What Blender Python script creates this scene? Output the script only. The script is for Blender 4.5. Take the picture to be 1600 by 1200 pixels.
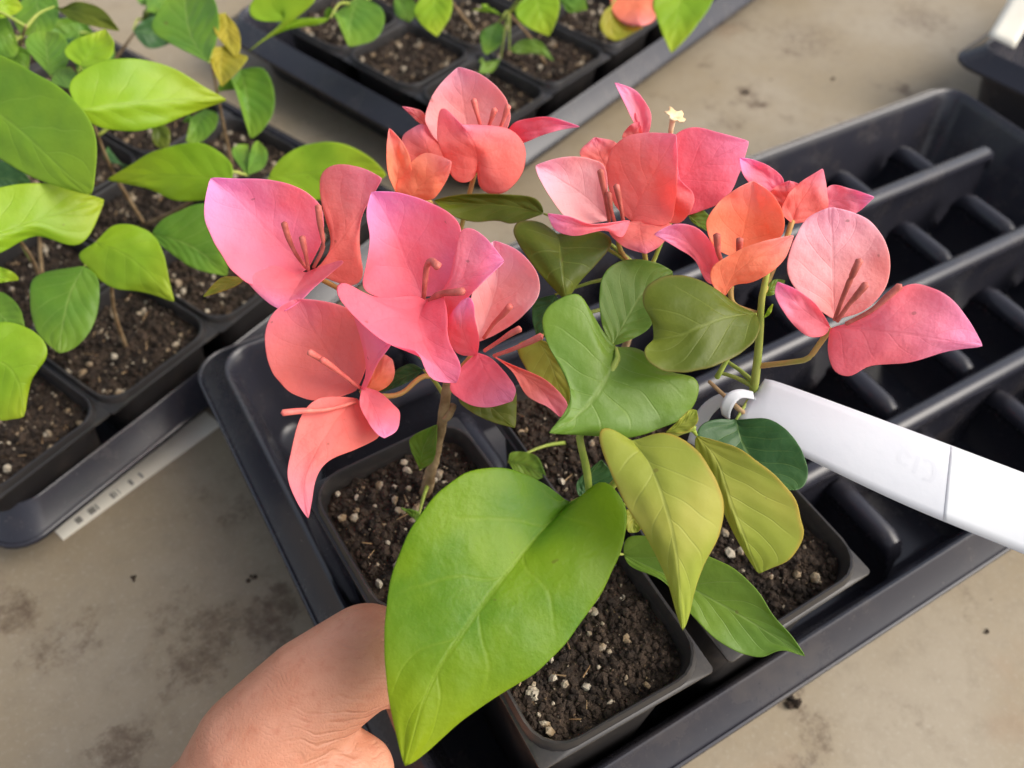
import bpy, bmesh, math, random
from mathutils import Vector, Matrix, Euler
from mathutils import noise as mnoise

# ------------------------------------------------------------------ camera, world, light
sc = bpy.context.scene
for o in list(bpy.data.objects): bpy.data.objects.remove(o)
col = sc.collection
CAM = Vector((-0.022335, -0.043955, 0.389065))
ROT = Euler((0.683347, -0.047175, -0.535594), 'XYZ').to_matrix()
FPX = 1389.6                                            # focal length in pixels of a 1600 px wide frame
cd = bpy.data.cameras.new('camera'); cam = bpy.data.objects.new('camera', cd); col.objects.link(cam)
cam.location = CAM; cam.rotation_euler = Euler((0.683347, -0.047175, -0.535594), 'XYZ')
cd.sensor_width = 36; cd.lens = FPX/1600*36; cd.clip_start = 0.01; cd.clip_end = 50
cd.dof.use_dof = True; cd.dof.focus_distance = 0.262; cd.dof.aperture_fstop = 12
sc.camera = cam
SUN_EL, SUN_AZ = math.radians(43), math.radians(-40)    # azimuth of the sun measured from +x towards +y
w = bpy.data.worlds.new('World'); sc.world = w; w.use_nodes = True
nt = w.node_tree; bg = nt.nodes['Background']
sky = nt.nodes.new('ShaderNodeTexSky'); sky.sky_type = 'NISHITA'; sky.sun_disc = False
sky.sun_elevation = SUN_EL; sky.sun_rotation = math.radians(90) - SUN_AZ
sky.air_density = 1.0; sky.dust_density = 4.0; sky.ozone_density = 0.6
hsv = nt.nodes.new('ShaderNodeHueSaturation'); hsv.inputs['Saturation'].default_value = .5
nt.links.new(sky.outputs[0], hsv.inputs['Color']); nt.links.new(hsv.outputs[0], bg.inputs[0]); bg.inputs[1].default_value = 0.15
sl = bpy.data.lights.new('sun', 'SUN'); sl.energy = 1.6; sl.angle = math.radians(48); sl.color = (1.0, .93, .82)
so = bpy.data.objects.new('sun', sl); col.objects.link(so)
sdir = Vector((math.cos(SUN_EL)*math.cos(SUN_AZ), math.cos(SUN_EL)*math.sin(SUN_AZ), math.sin(SUN_EL)))
so.rotation_euler = sdir.to_track_quat('Z', 'Y').to_euler(); so.location = sdir*2
sc.view_settings.view_transform = 'Standard'; sc.view_settings.look = 'None'
sc.view_settings.exposure = 0.52; sc.view_settings.gamma = 1
sc.render.engine = 'CYCLES'

# ------------------------------------------------------------------ helpers
rnd = random.Random(5)
def ray(x, y): return ROT @ Vector(((x-800)/FPX, -(y-600)/FPX, -1))
def pd(x, y, D): return CAM + ray(x, y)*D               # pixel at a distance along the view axis
def pz(x, y, z):                                        # pixel on a horizontal plane
    d = ray(x, y); return CAM + d*((z-CAM.z)/d.z)
def depth_at_z(x, y, z): return (z-CAM.z)/ray(x, y).z

def ob(name, me, mat=None, parent=None, **props):
    o = bpy.data.objects.new(name, me); col.objects.link(o)
    if mat is not None and len(me.materials) == 0: me.materials.append(mat)
    if parent is not None: o.parent = parent
    for k, v in props.items(): o[k] = v
    return o
def thing(name, label, cat, loc=(0, 0, 0), rz=0, group=None):
    o = bpy.data.objects.new(name, None); col.objects.link(o); o.empty_display_size = .01
    o.location = loc; o.rotation_euler = (0, 0, rz); o['label'] = label; o['category'] = cat
    if group: o['group'] = group
    return o
def mesh(name, vs, fs, smooth=True, uvs=None):
    me = bpy.data.meshes.new(name); me.from_pydata([tuple(v) for v in vs], [], fs)
    if smooth: me.polygons.foreach_set('use_smooth', [True]*len(me.polygons))
    if uvs:
        ul = me.uv_layers.new(name='UVMap')
        for lp in me.loops: ul.data[lp.index].uv = uvs[lp.vertex_index]
    me.update(); return me
def catmull(pts, n):                                    # n+1 samples, even in length
    P = [Vector(p) for p in pts]
    if len(P) == 2: return [P[0].lerp(P[1], i/n) for i in range(n+1)]
    Q = [P[0]*2-P[1]]+P+[P[-1]*2-P[-2]]; S = []
    for i in range(1, len(Q)-2):
        a, b, c, d = Q[i-1:i+3]
        for k in range(12):
            t = k/12
            S.append(.5*((2*b)+(c-a)*t+(2*a-5*b+4*c-d)*t*t+(3*b-a-3*c+d)*t**3))
    S.append(P[-1]); L = [0]
    for i in range(1, len(S)): L.append(L[-1]+(S[i]-S[i-1]).length)
    out = []; j = 0
    for k in range(n+1):
        s = L[-1]*k/n
        while j < len(L)-2 and L[j+1] < s: j += 1
        f = (s-L[j])/max(1e-9, L[j+1]-L[j]); out.append(S[j].lerp(S[j+1], min(1, max(0, f))))
    return out
def tube_mesh(name, pts, rad, seg=10, n=None, bumpy=0):
    n = n or max(4, 4*(len(pts)-1)); C = catmull(pts, n); vs = []; fs = []; uvs = []
    up = Vector((.31, .17, .93)); 
    for i, c in enumerate(C):
        t = (C[min(n, i+1)]-C[max(0, i-1)]).normalized()
        a = t.cross(up); a = a.normalized() if a.length > 1e-4 else Vector((1, 0, 0)); b = t.cross(a)
        v = i/n*(len(rad)-1); k = min(len(rad)-2, int(v)); r = rad[k]+(rad[k+1]-rad[k])*(v-k)
        for s in range(seg):
            th = 2*math.pi*s/seg; rr = r*(1+bumpy*mnoise.noise(Vector((c.x*300+math.cos(th), c.y*300+math.sin(th), c.z*300))))
            vs.append(c+(a*math.cos(th)+b*math.sin(th))*rr); uvs.append((s/seg, i/n))
    for i in range(n):
        for s in range(seg): fs.append((i*seg+s, i*seg+(s+1) % seg, (i+1)*seg+(s+1) % seg, (i+1)*seg+s))
    for e, i in ((-1, 0), (1, n)):                      # rounded ends
        t = (C[i]-C[i-e]).normalized(); r = rad[0] if e < 0 else rad[-1]
        vs.append(C[i]+t*r*.7); uvs.append((.5, i/n)); k = len(vs)-1
        for s in range(seg):
            f = (i*seg+s, i*seg+(s+1) % seg, k); fs.append(f if e > 0 else f[::-1])
    return mesh(name, vs, fs, True, uvs)

# ------------------------------------------------------------------ materials
def nodes(name):
    m = bpy.data.materials.new(name); m.use_nodes = True; t = m.node_tree
    b = t.nodes['Principled BSDF']; return m, t, b, t.nodes['Material Output']
def N(t, typ, **kw):
    n = t.nodes.new(typ)
    for k, v in kw.items():
        if isinstance(k, str) and k.startswith('i_'): n.inputs[int(k[2:])].default_value = v
        else: setattr(n, k, v)
    return n
def math_(t, op, a, b=None, c=None, clamp=False):
    n = t.nodes.new('ShaderNodeMath'); n.operation = op; n.use_clamp = clamp
    for i, x in enumerate((a, b, c)):
        if x is None: continue
        if isinstance(x, (int, float)): n.inputs[i].default_value = x
        else: t.links.new(x, n.inputs[i])
    return n.outputs[0]
def mixc(t, f, a, b):
    n = t.nodes.new('ShaderNodeMix'); n.data_type = 'RGBA'
    for s, x in ((0, f), (6, a), (7, b)):
        if hasattr(x, 'links'): t.links.new(x, n.inputs[s])
        elif isinstance(x, (int, float)): n.inputs[s].default_value = x
        else: n.inputs[s].default_value = (*x, 1)
    return n.outputs[2]
def ramp(t, x, a, b):                                   # 0..1 between a and b
    n = t.nodes.new('ShaderNodeMapRange'); n.interpolation_type = 'SMOOTHSTEP'
    t.links.new(x, n.inputs[0]); n.inputs[1].default_value = a; n.inputs[2].default_value = b; return n.outputs[0]
def noise_(t, vec, scale, detail=3, rough=.55):
    n = N(t, 'ShaderNodeTexNoise'); n.inputs['Scale'].default_value = scale; n.inputs['Detail'].default_value = detail
    n.inputs['Roughness'].default_value = rough
    if vec is not None: t.links.new(vec, n.inputs['Vector'])
    return n.outputs[0]

def blade_mat(name, c0, c1, tip, vein, trans, rough=.5, nv=6.5, k=.34, bump=.35, vstr=.5, spec=.35, edge=None, tsat=None, quilt=.35, crumple=1.1, vdeep=.28):
    """leaf or bract: c0/c1 blotched blade colours, tip colour towards the tip, veins from the UV frame"""
    m, t, b, out = nodes(name)
    uv = N(t, 'ShaderNodeUVMap').outputs[0]; sp = N(t, 'ShaderNodeSeparateXYZ'); t.links.new(uv, sp.inputs[0])
    tc = N(t, 'ShaderNodeTexCoord').outputs['Object']
    u = math_(t, 'ABSOLUTE', math_(t, 'MULTIPLY_ADD', sp.outputs[0], 2, -1)); v = sp.outputs[1]
    wob = noise_(t, tc, 60, 1)
    side = math_(t, 'MULTIPLY', math_(t, 'GREATER_THAN', sp.outputs[0], .5), .37)
    x = math_(t, 'SUBTRACT', v, math_(t, 'MULTIPLY', math_(t, 'POWER', u, .85), k))
    x = math_(t, 'ADD', math_(t, 'MULTIPLY_ADD', wob, .13, x), math_(t, 'MULTIPLY', side, .22))
    fr = math_(t, 'FRACT', math_(t, 'MULTIPLY', x, nv))
    d = math_(t, 'ABSOLUTE', math_(t, 'SUBTRACT', fr, .5))               # 0 on a lateral vein
    lat = math_(t, 'SUBTRACT', 1, ramp(t, d, .0, .06)); lat = math_(t, 'MULTIPLY', lat, math_(t, 'SUBTRACT', 1, ramp(t, u, .55, .95)))
    mid = math_(t, 'SUBTRACT', 1, ramp(t, u, .012, .05))
    vo = N(t, 'ShaderNodeTexVoronoi', feature='DISTANCE_TO_EDGE'); vo.inputs['Scale'].default_value = 300; t.links.new(tc, vo.inputs['Vector'])
    net = math_(t, 'SUBTRACT', 1, ramp(t, vo.outputs[0], .0, .09))
    veins = math_(t, 'MAXIMUM', mid, math_(t, 'MULTIPLY', lat, .75))
    blot = ramp(t, noise_(t, tc, 34, 2), .36, .66)
    c = mixc(t, blot, c0, c1); c = mixc(t, ramp(t, v, .45, 1.05), c, tip)
    if edge: c = mixc(t, math_(t, 'MULTIPLY', ramp(t, u, .9, 1.0), .8), c, edge)
    c = mixc(t, math_(t, 'MULTIPLY', net, .07), c, vein)
    c = mixc(t, math_(t, 'MULTIPLY', veins, vstr), c, vein)
    c = mixc(t, math_(t, 'MULTIPLY', ramp(t, noise_(t, tc, 260, 1), .76, .8), .35), c, (.16, .08, .03))   # small blemishes
    t.links.new(c, b.inputs['Base Color']); b.inputs['Roughness'].default_value = rough
    b.inputs['Specular IOR Level'].default_value = spec
    h = math_(t, 'SUBTRACT', math_(t, 'MULTIPLY', ramp(t, d, 0, .5), quilt), math_(t, 'MULTIPLY', veins, vdeep))
    h = math_(t, 'ADD', h, math_(t, 'MULTIPLY', noise_(t, tc, 130, 4), crumple))
    bu = N(t, 'ShaderNodeBump'); bu.inputs['Strength'].default_value = bump; bu.inputs['Distance'].default_value = .0012
    t.links.new(h, bu.inputs['Height']); t.links.new(bu.outputs[0], b.inputs['Normal'])
    tr = N(t, 'ShaderNodeBsdfTranslucent'); t.links.new(bu.outputs[0], tr.inputs['Normal'])
    hs = N(t, 'ShaderNodeHueSaturation'); hs.inputs['Saturation'].default_value = 1.12 if tsat is None else tsat; hs.inputs['Value'].default_value = 1.5
    t.links.new(c, hs.inputs['Color']); t.links.new(hs.outputs[0], tr.inputs['Color'])
    mx = N(t, 'ShaderNodeMixShader'); mx.inputs[0].default_value = trans
    t.links.new(b.outputs[0], mx.inputs[1]); t.links.new(tr.outputs[0], mx.inputs[2]); t.links.new(mx.outputs[0], out.inputs[0])
    return m

M = {}
G = dict(rough=.42, spec=.4)
M['leaf_bright'] = blade_mat('leaf_bright', (.19, .36, .032), (.25, .42, .03), (.29, .43, .026), (.34, .50, .08), .4, nv=5, vstr=.25, rough=.5)
M['leaf_green'] = blade_mat('leaf_green', (.125, .285, .035), (.18, .34, .035), (.22, .36, .03), (.32, .46, .10), .38, **G)
M['leaf_big'] = blade_mat('leaf_big', (.14, .31, .020), (.26, .41, .012), (.36, .45, .011), (.37, .49, .05), .55, nv=4.2, vstr=.28, bump=.42, quilt=.7, crumple=1.6, **G)
M['leaf_mid'] = blade_mat('leaf_mid', (.14, .255, .028), (.19, .305, .028), (.16, .29, .036), (.27, .38, .09), .32, **G)
M['leaf_dark'] = blade_mat('leaf_dark', (.035, .105, .03), (.05, .14, .035), (.05, .13, .03), (.16, .27, .07), .25, **G)
M['leaf_olive'] = blade_mat('leaf_olive', (.095, .14, .014), (.15, .19, .016), (.21, .25, .025), (.27, .32, .06), .42, nv=4.5, edge=(.22, .20, .04), **G)
M['leaf_yellow'] = blade_mat('leaf_yellow', (.36, .40, .06), (.46, .45, .085), (.36, .43, .055), (.47, .50, .14), .38, nv=6, edge=(.46, .34, .06), rough=.52, spec=.3, vstr=.32, crumple=.5)
M['leaf_lime'] = blade_mat('leaf_lime', (.27, .45, .022), (.34, .50, .026), (.40, .49, .022), (.30, .44, .045), .42, nv=5.5, vstr=.3, **G)
M['leaf_young'] = blade_mat('leaf_young', (.36, .38, .03), (.48, .40, .04), (.50, .44, .05), (.5, .5, .12), .42, **G)
Bk = dict(vdeep=.12, rough=.55, nv=5.0, spec=.25, bump=.48, vstr=.085, tsat=1.08, quilt=.15, crumple=2.0)
M['bract_pink'] = blade_mat('bract_pink', (.86, .26, .31), (.87, .33, .42), (.86, .39, .62), (.72, .17, .18), .42, **Bk)
M['bract_magenta'] = blade_mat('bract_magenta', (.87, .25, .32), (.87, .31, .45), (.85, .40, .68), (.80, .25, .38), .42, **Bk)
M['bract_coral'] = blade_mat('bract_coral', (.84, .26, .22), (.85, .31, .285), (.84, .33, .44), (.70, .16, .11), .45, **Bk)
M['bract_rose'] = blade_mat('bract_rose', (.85, .21, .28), (.86, .27, .36), (.85, .33, .52), (.70, .13, .15), .45, **Bk)
M['bract_orange'] = blade_mat('bract_orange', (.86, .31, .17), (.88, .38, .23), (.86, .37, .36), (.70, .20, .07), .45, **Bk)
M['bract_pale'] = blade_mat('bract_pale', (.86, .38, .36), (.88, .52, .54), (.88, .50, .62), (.86, .38, .40), .36, **{**Bk, 'bump': .6, 'crumple': 1.6})

def simple(name, c, rough=.5, spec=.4, c2=None, scale=60, bump=0, bscale=200, sss=0, metallic=0):
    m, t, b, out = nodes(name); tc = N(t, 'ShaderNodeTexCoord').outputs['Object']
    if c2:
        t.links.new(mixc(t, ramp(t, noise_(t, tc, scale, 4), .35, .65), c, c2), b.inputs['Base Color'])
    else: b.inputs['Base Color'].default_value = (*c, 1)
    b.inputs['Roughness'].default_value = rough; b.inputs['Specular IOR Level'].default_value = spec
    if bump:
        bu = N(t, 'ShaderNodeBump'); bu.inputs['Strength'].default_value = bump; bu.inputs['Distance'].default_value = .001
        t.links.new(noise_(t, tc, bscale, 4), bu.inputs['Height']); t.links.new(bu.outputs[0], b.inputs['Normal'])
    return m
M['stem_green'] = simple('stem_green', (.26, .34, .05), .5, .35, (.36, .40, .08), 120)
M['stem_wood'] = simple('stem_wood', (.22, .14, .07), .75, .2, (.38, .27, .15), 150, .7, 500)
M['pedicel'] = simple('pedicel', (.42, .36, .08), .5, .35, (.45, .25, .08), 90)
M['tube_red'] = simple('tube_red', (.42, .10, .075), .55, .3, (.60, .16, .13), 220, .3, 700)
M['tube_pink'] = simple('tube_pink', (.72, .15, .13), .5, .3, (.76, .22, .17), 220, .3, 700)
M['star'] = simple('star', (.85, .70, .45), .55, .3, (.85, .55, .30), 500)
M['tag'] = simple('tag', (.66, .67, .70), .42, .4, (.62, .63, .67), 25, .08, 300)
M['tag_print'] = simple('tag_print', (.622, .632, .668), .42, .4)
M['sticker'] = simple('sticker', (.80, .81, .82), .35, .5)
M['label_white'] = simple('label_white', (.90, .87, .76), .5, .3, (.84, .80, .68), 30)
M['label_ink'] = simple('label_ink', (.26, .25, .22), .6, .2)
M['perlite'] = simple('perlite', (.50, .44, .34), .85, .2, (.27, .19, .11), 110, .6, 900)
M['twig'] = simple('twig', (.32, .19, .09), .8, .2, (.45, .32, .18), 200)
M['fleck'] = simple('fleck', (.45, .44, .36), .8, .2)

def plastic_mat(name, c, dusty, rough):
    m, t, b, out = nodes(name); tc = N(t, 'ShaderNodeTexCoord').outputs['Object']
    du = ramp(t, noise_(t, tc, 26, 6, .7), .46, .74); sp = ramp(t, noise_(t, tc, 420, 3, .7), .66, .74)
    f = math_(t, 'ADD', math_(t, 'MULTIPLY', du, dusty), math_(t, 'MULTIPLY', sp, dusty*1.2), clamp=True)
    t.links.new(mixc(t, f, c, (.20, .16, .12)), b.inputs['Base Color'])
    t.links.new(math_(t, 'MULTIPLY_ADD', f, .5, rough, clamp=True), b.inputs['Roughness']); b.inputs['Specular IOR Level'].default_value = .5
    sc_ = N(t, 'ShaderNodeMapping'); sc_.inputs['Scale'].default_value = (30, 900, 500); t.links.new(tc, sc_.inputs[0])
    bu = N(t, 'ShaderNodeBump'); bu.inputs['Strength'].default_value = .12; bu.inputs['Distance'].default_value = .0006
    t.links.new(noise_(t, tc, 60, 5), bu.inputs['Height']); t.links.new(bu.outputs[0], b.inputs['Normal'])
    return m
M['tray'] = plastic_mat('tray', (.025, .025, .034), .14, .25)
M['pot'] = plastic_mat('pot', (.024, .022, .022), .24, .34)

def soil_mat():
    m, t, b, out = nodes('soil'); tc = N(t, 'ShaderNodeTexCoord').outputs['Object']
    c = mixc(t, ramp(t, noise_(t, tc, 140, 6, .7), .35, .7), (.017, .012, .009), (.070, .047, .032))
    c = mixc(t, ramp(t, noise_(t, tc, 700, 3, .6), .62, .75), c, (.21, .14, .08))
    t.links.new(c, b.inputs['Base Color']); b.inputs['Roughness'].default_value = .9; b.inputs['Specular IOR Level'].default_value = .3
    bu = N(t, 'ShaderNodeBump'); bu.inputs['Strength'].default_value = .9; bu.inputs['Distance'].default_value = .0012
    t.links.new(noise_(t, tc, 800, 4), bu.inputs['Height']); t.links.new(bu.outputs[0], b.inputs['Normal']); return m
M['soil'] = soil_mat()

STAINS = [(430, 930, .016, 1), (405, 980, .020, 1), (330, 985, .022, .9), (300, 1040, .020, .9), (270, 950, .016, .6), (90, 1010, .024, .7), (20, 955, .02, .9), (455, 790, .013, .7), (380, 790, .018, .6), (310, 800, .014, .5), (190, 1180, .018, 1), (480, 1010, .014, .7),
    (1238, 1100, .007, 1), (1270, 1130, .014, .55), (1120, 30, .045, .7), (1260, 60, .06, .6), (1440, 30, .05, .7), (1165, 145, .012, 1), (1130, 190, .02, .7), (1460, 130, .03, .5)]
def bench_mat():
    m, t, b, out = nodes('bench'); tc = N(t, 'ShaderNodeTexCoord').outputs['Object']
    c = mixc(t, ramp(t, noise_(t, tc, 7, 5, .6), .35, .68), (.285, .228, .148), (.335, .285, .212))
    c = mixc(t, math_(t, 'MULTIPLY', ramp(t, noise_(t, tc, 90, 5, .7), .45, .75), .45), c, (.22, .18, .13))
    c = mixc(t, math_(t, 'MULTIPLY', ramp(t, noise_(t, tc, 420, 4, .75), .52, .70), .5), c, (.40, .355, .28))
    # spilt-soil stains: blotches with a shape of their own
    st = ramp(t, noise_(t, tc, 20, 7, .72), .56, .70)
    ms = ramp(t, noise_(t, tc, 4.2, 2), .40, .56)
    c = mixc(t, math_(t, 'MULTIPLY', math_(t, 'MULTIPLY', st, ms), .85), c, (.085, .052, .032))
    nz = noise_(t, tc, 190, 8, .78); tot = None; wrp = math_(t, 'MULTIPLY_ADD', noise_(t, tc, 55, 4, .6), .050, -.025)   # soil stains left by wet pots
    for px, py, rad, am in STAINS:
        q = pz(px, py, 0); vm = N(t, 'ShaderNodeVectorMath', operation='DISTANCE'); t.links.new(tc, vm.inputs[0]); vm.inputs[1].default_value = q
        f = math_(t, 'MULTIPLY', math_(t, 'SUBTRACT', 1, ramp(t, math_(t, 'ADD', vm.outputs['Value'], wrp), 0, rad*1.25)), am)
        tot = f if tot is None else math_(t, 'MAXIMUM', tot, f)
    bl = ramp(t, math_(t, 'ADD', nz, math_(t, 'MULTIPLY', tot, .30)), .54, .90)
    c = mixc(t, math_(t, 'MULTIPLY', math_(t, 'MULTIPLY', bl, ramp(t, tot, 0, .6)), .72), c, (.085, .050, .030))
    sp = ramp(t, noise_(t, tc, 75, 4, .6), .69, .76)
    c = mixc(t, math_(t, 'MULTIPLY', sp, .75), c, (.08, .05, .032))
    ru = math_(t, 'MULTIPLY', ramp(t, noise_(t, tc, 11, 3), .62, .75), .35); c = mixc(t, ru, c, (.30, .18, .10))
    t.links.new(c, b.inputs['Base Color']); b.inputs['Roughness'].default_value = .62; b.inputs['Specular IOR Level'].default_value = .35
    bu = N(t, 'ShaderNodeBump'); bu.inputs['Strength'].default_value = .25; bu.inputs['Distance'].default_value = .001
    t.links.new(noise_(t, tc, 350, 5, .7), bu.inputs['Height']); t.links.new(bu.outputs[0], b.inputs['Normal']); return m
M['bench'] = bench_mat()

def skin_mat():
    m, t, b, out = nodes('skin'); tc = N(t, 'ShaderNodeTexCoord').outputs['Object']
    c = mixc(t, ramp(t, noise_(t, tc, 45, 4), .35, .68), (.53, .225, .135), (.61, .285, .185))
    c = mixc(t, math_(t, 'MULTIPLY', ramp(t, noise_(t, tc, 320, 4, .65), .48, .72), .38), c, (.46, .15, .085))
    t.links.new(c, b.inputs['Base Color']); b.inputs['Roughness'].default_value = .48; b.inputs['Specular IOR Level'].default_value = .35
    b.inputs['Subsurface Weight'].default_value = .12; b.inputs['Subsurface Radius'].default_value = (.006, .0025, .0015); b.inputs['Subsurface Scale'].default_value = .6
    up = ROT @ Vector((.12, 1, 0)); vd = N(t, 'ShaderNodeVectorMath', operation='DOT_PRODUCT'); t.links.new(tc, vd.inputs[0]); vd.inputs[1].default_value = up
    big = noise_(t, tc, 38, 3, .5)
    ph = math_(t, 'MULTIPLY_ADD', big, .020, vd.outputs['Value'])
    def groove(freq, width):
        fr = math_(t, 'ABSOLUTE', math_(t, 'SUBTRACT', math_(t, 'FRACT', math_(t, 'MULTIPLY', ph, freq)), .5)); return ramp(t, fr, 0, width)
    g1, g2_ = groove(300, .22), groove(820, .35)
    def near(px, py, D_, r0, r1):
        vm = N(t, 'ShaderNodeVectorMath', operation='DISTANCE'); t.links.new(tc, vm.inputs[0]); vm.inputs[1].default_value = pd(px, py, D_)
        return math_(t, 'SUBTRACT', 1, ramp(t, vm.outputs['Value'], r0, r1))
    web = near(555, 1150, .262, .008, .030); knk = near(575, 985, .262, .006, .022)
    brk = ramp(t, noise_(t, tc, 120, 3), .35, .6)
    deep = math_(t, 'MULTIPLY', math_(t, 'SUBTRACT', g1, 1), math_(t, 'MULTIPLY', math_(t, 'MAXIMUM', web, math_(t, 'MULTIPLY', knk, .35)), brk))
    shal = math_(t, 'MULTIPLY', math_(t, 'SUBTRACT', g2_, 1), math_(t, 'MULTIPLY', brk, .16))
    vo = N(t, 'ShaderNodeTexVoronoi', feature='DISTANCE_TO_EDGE'); vo.inputs['Scale'].default_value = 900; t.links.new(tc, vo.inputs['Vector'])
    h = math_(t, 'ADD', math_(t, 'ADD', deep, shal), math_(t, 'MULTIPLY', ramp(t, vo.outputs[0], 0, .3), .13))
    h = math_(t, 'ADD', h, math_(t, 'MULTIPLY', noise_(t, tc, 110, 2), .35))
    bu = N(t, 'ShaderNodeBump'); bu.inputs['Strength'].default_value = .46; bu.inputs['Distance'].default_value = .0009
    t.links.new(h, bu.inputs['Height']); t.links.new(bu.outputs[0], b.inputs['Normal']); return m
M['skin'] = skin_mat()

# ------------------------------------------------------------------ bench
def box_mesh(name, x0, x1, y0, y1, z0, z1):
    v = [(x, y, z) for z in (z0, z1) for x, y in ((x0, y0), (x1, y0), (x1, y1), (x0, y1))]
    return mesh(name, v, [(3, 2, 1, 0), (4, 5, 6, 7), (0, 1, 5, 4), (1, 2, 6, 5), (2, 3, 7, 6), (3, 0, 4, 7)], False)
ob('bench_top', box_mesh('bench_top', -1.6, 2.2, -1.4, 2.4, -.03, 0), M['bench'], None, kind='structure')

# ------------------------------------------------------------------ trays and pots
def rr_ring(w, h, r, z, cx=0, cy=0, n=6):               # rounded rectangle, centred
    out = []
    for qx, qy, a0 in ((1, -1, -90), (1, 1, 0), (-1, 1, 90), (-1, -1, 180)):
        for i in range(n+1):
            a = math.radians(a0+90*i/n); out.append((cx+qx*(w/2-r)+r*math.cos(a), cy+qy*(h/2-r)+r*math.sin(a), z))
    return out
def loft(name, rings, cap0=True, cap1=True, smooth=True):
    vs = [v for r in rings for v in r]; n = len(rings[0]); fs = []
    for k in range(len(rings)-1):
        for i in range(n): fs.append((k*n+i, k*n+(i+1) % n, (k+1)*n+(i+1) % n, (k+1)*n+i))
    if cap0: fs.append(tuple(range(n-1, -1, -1)))
    if cap1: fs.append(tuple(range((len(rings)-1)*n, len(rings)*n)))
    me = mesh(name, vs, fs, smooth)
    bm = bmesh.new(); bm.from_mesh(me); bmesh.ops.recalc_face_normals(bm, faces=bm.faces)
    for e in bm.edges:
        if len(e.link_faces) == 2 and e.calc_face_angle(0) > math.radians(38): e.smooth = False
    bm.to_mesh(me); bm.free(); return me
def tray_mesh(name, L, W, H):
    prof = [(.024, 0, .020), (.0225, .003, .020), (.0135, H-.009, .018), (.0015, H-.0125, .017), (.0002, H-.0130, .017), (-.0003, H-.0118, .017), (0, H-.0104, .017), (.0008, H-.0098, .017), (.0014, H-.0103, .017), (.0022, H-.0092, .017),
            (.0106, H-.0022, .016), (.0112, H-.0006, .016), (.0120, H, .015), (.0130, H-.0003, .014), (.0137, H-.0014, .014), (.0158, H-.0060, .013), (.0190, H*.52, .013), (.0205, H*.47, .013), (.0245, .0075, .014), (.0285, .004, .012)]
    return loft(name, [rr_ring(L-2*i, W-2*i, r, z) for i, z, r in prof])
def ridge_mesh(name, L, h, tw, bw):                     # hollow moulded divider: rounded crest, slanted ends
    r_ = tw/h
    half = [(bw, 0), (tw*.62, h*.18), (tw*.50, h*(1-2.1*r_)), (tw*.62, h*(1-1.75*r_)), (tw*.93, h*(1-1.45*r_)), (tw, h*(1-1.0*r_)), (tw*.88, h*(1-.53*r_)), (tw*.62, h*(1-.21*r_)), (tw*.25, h)]
    sec = [(-y, z) for y, z in half]+half[::-1]
    xs = []
    for s, f in ((-1, 0), (-1, 1), (1, 1), (1, 0)):
        xs.append((s, f))
    rings = []
    for s, sh in ((-1, 0.0), (-1, .0028), (-1, .008), (1, .008), (1, .0028), (1, 0.0)):
        k = {0.0: .80, .0028: .95, .008: 1.0}[sh]
        rings.append([(s*(L/2-sh-(z/h)*.004), y*k, max(0, z*k if z > 0 else 0)) for y, z in sec])
    return loft(name, rings)
TL, TW = .542, .2745
def make_tray(label, H, cx, cy, rz, group=None, z=0, W=None):
    t = thing('carrier_tray', label, 'tray', (cx, cy, z), rz, group)
    o = ob('tray_shell', tray_mesh('tray_shell', TL, W or TW, H), M['tray'], t); return t
main = make_tray('long black plastic carrier tray held by the hand, half its cells empty', .06, TL/2, TW/2, 0, 'black carrier trays')
BY = [TW/2-.0654, TW/2, TW/2+.0654]
longbar = ridge_mesh('divider_bar', .472, .0545, .0052, .0070)
for y in BY:
    o = ob('divider_bar', longbar, M['tray'], main); o.location = (0, y-TW/2, .0041)
cross = ridge_mesh('cross_divider', .0515, .0370, .0058, .0075)
CX = [.105, .1755, .244, .3012, .3585, .4157, .473]
rows = [(.0255+BY[0])/2, (BY[0]+BY[1])/2, (BY[1]+BY[2])/2, (BY[2]+TW-.0255)/2]
for i, x in enumerate(CX):
    for y in rows:
        o = ob('cross_divider', cross, M['tray'], main); o.location = (x-TL/2, y-TW/2, .0041); o.rotation_euler = (0, 0, math.pi/2)

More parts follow.
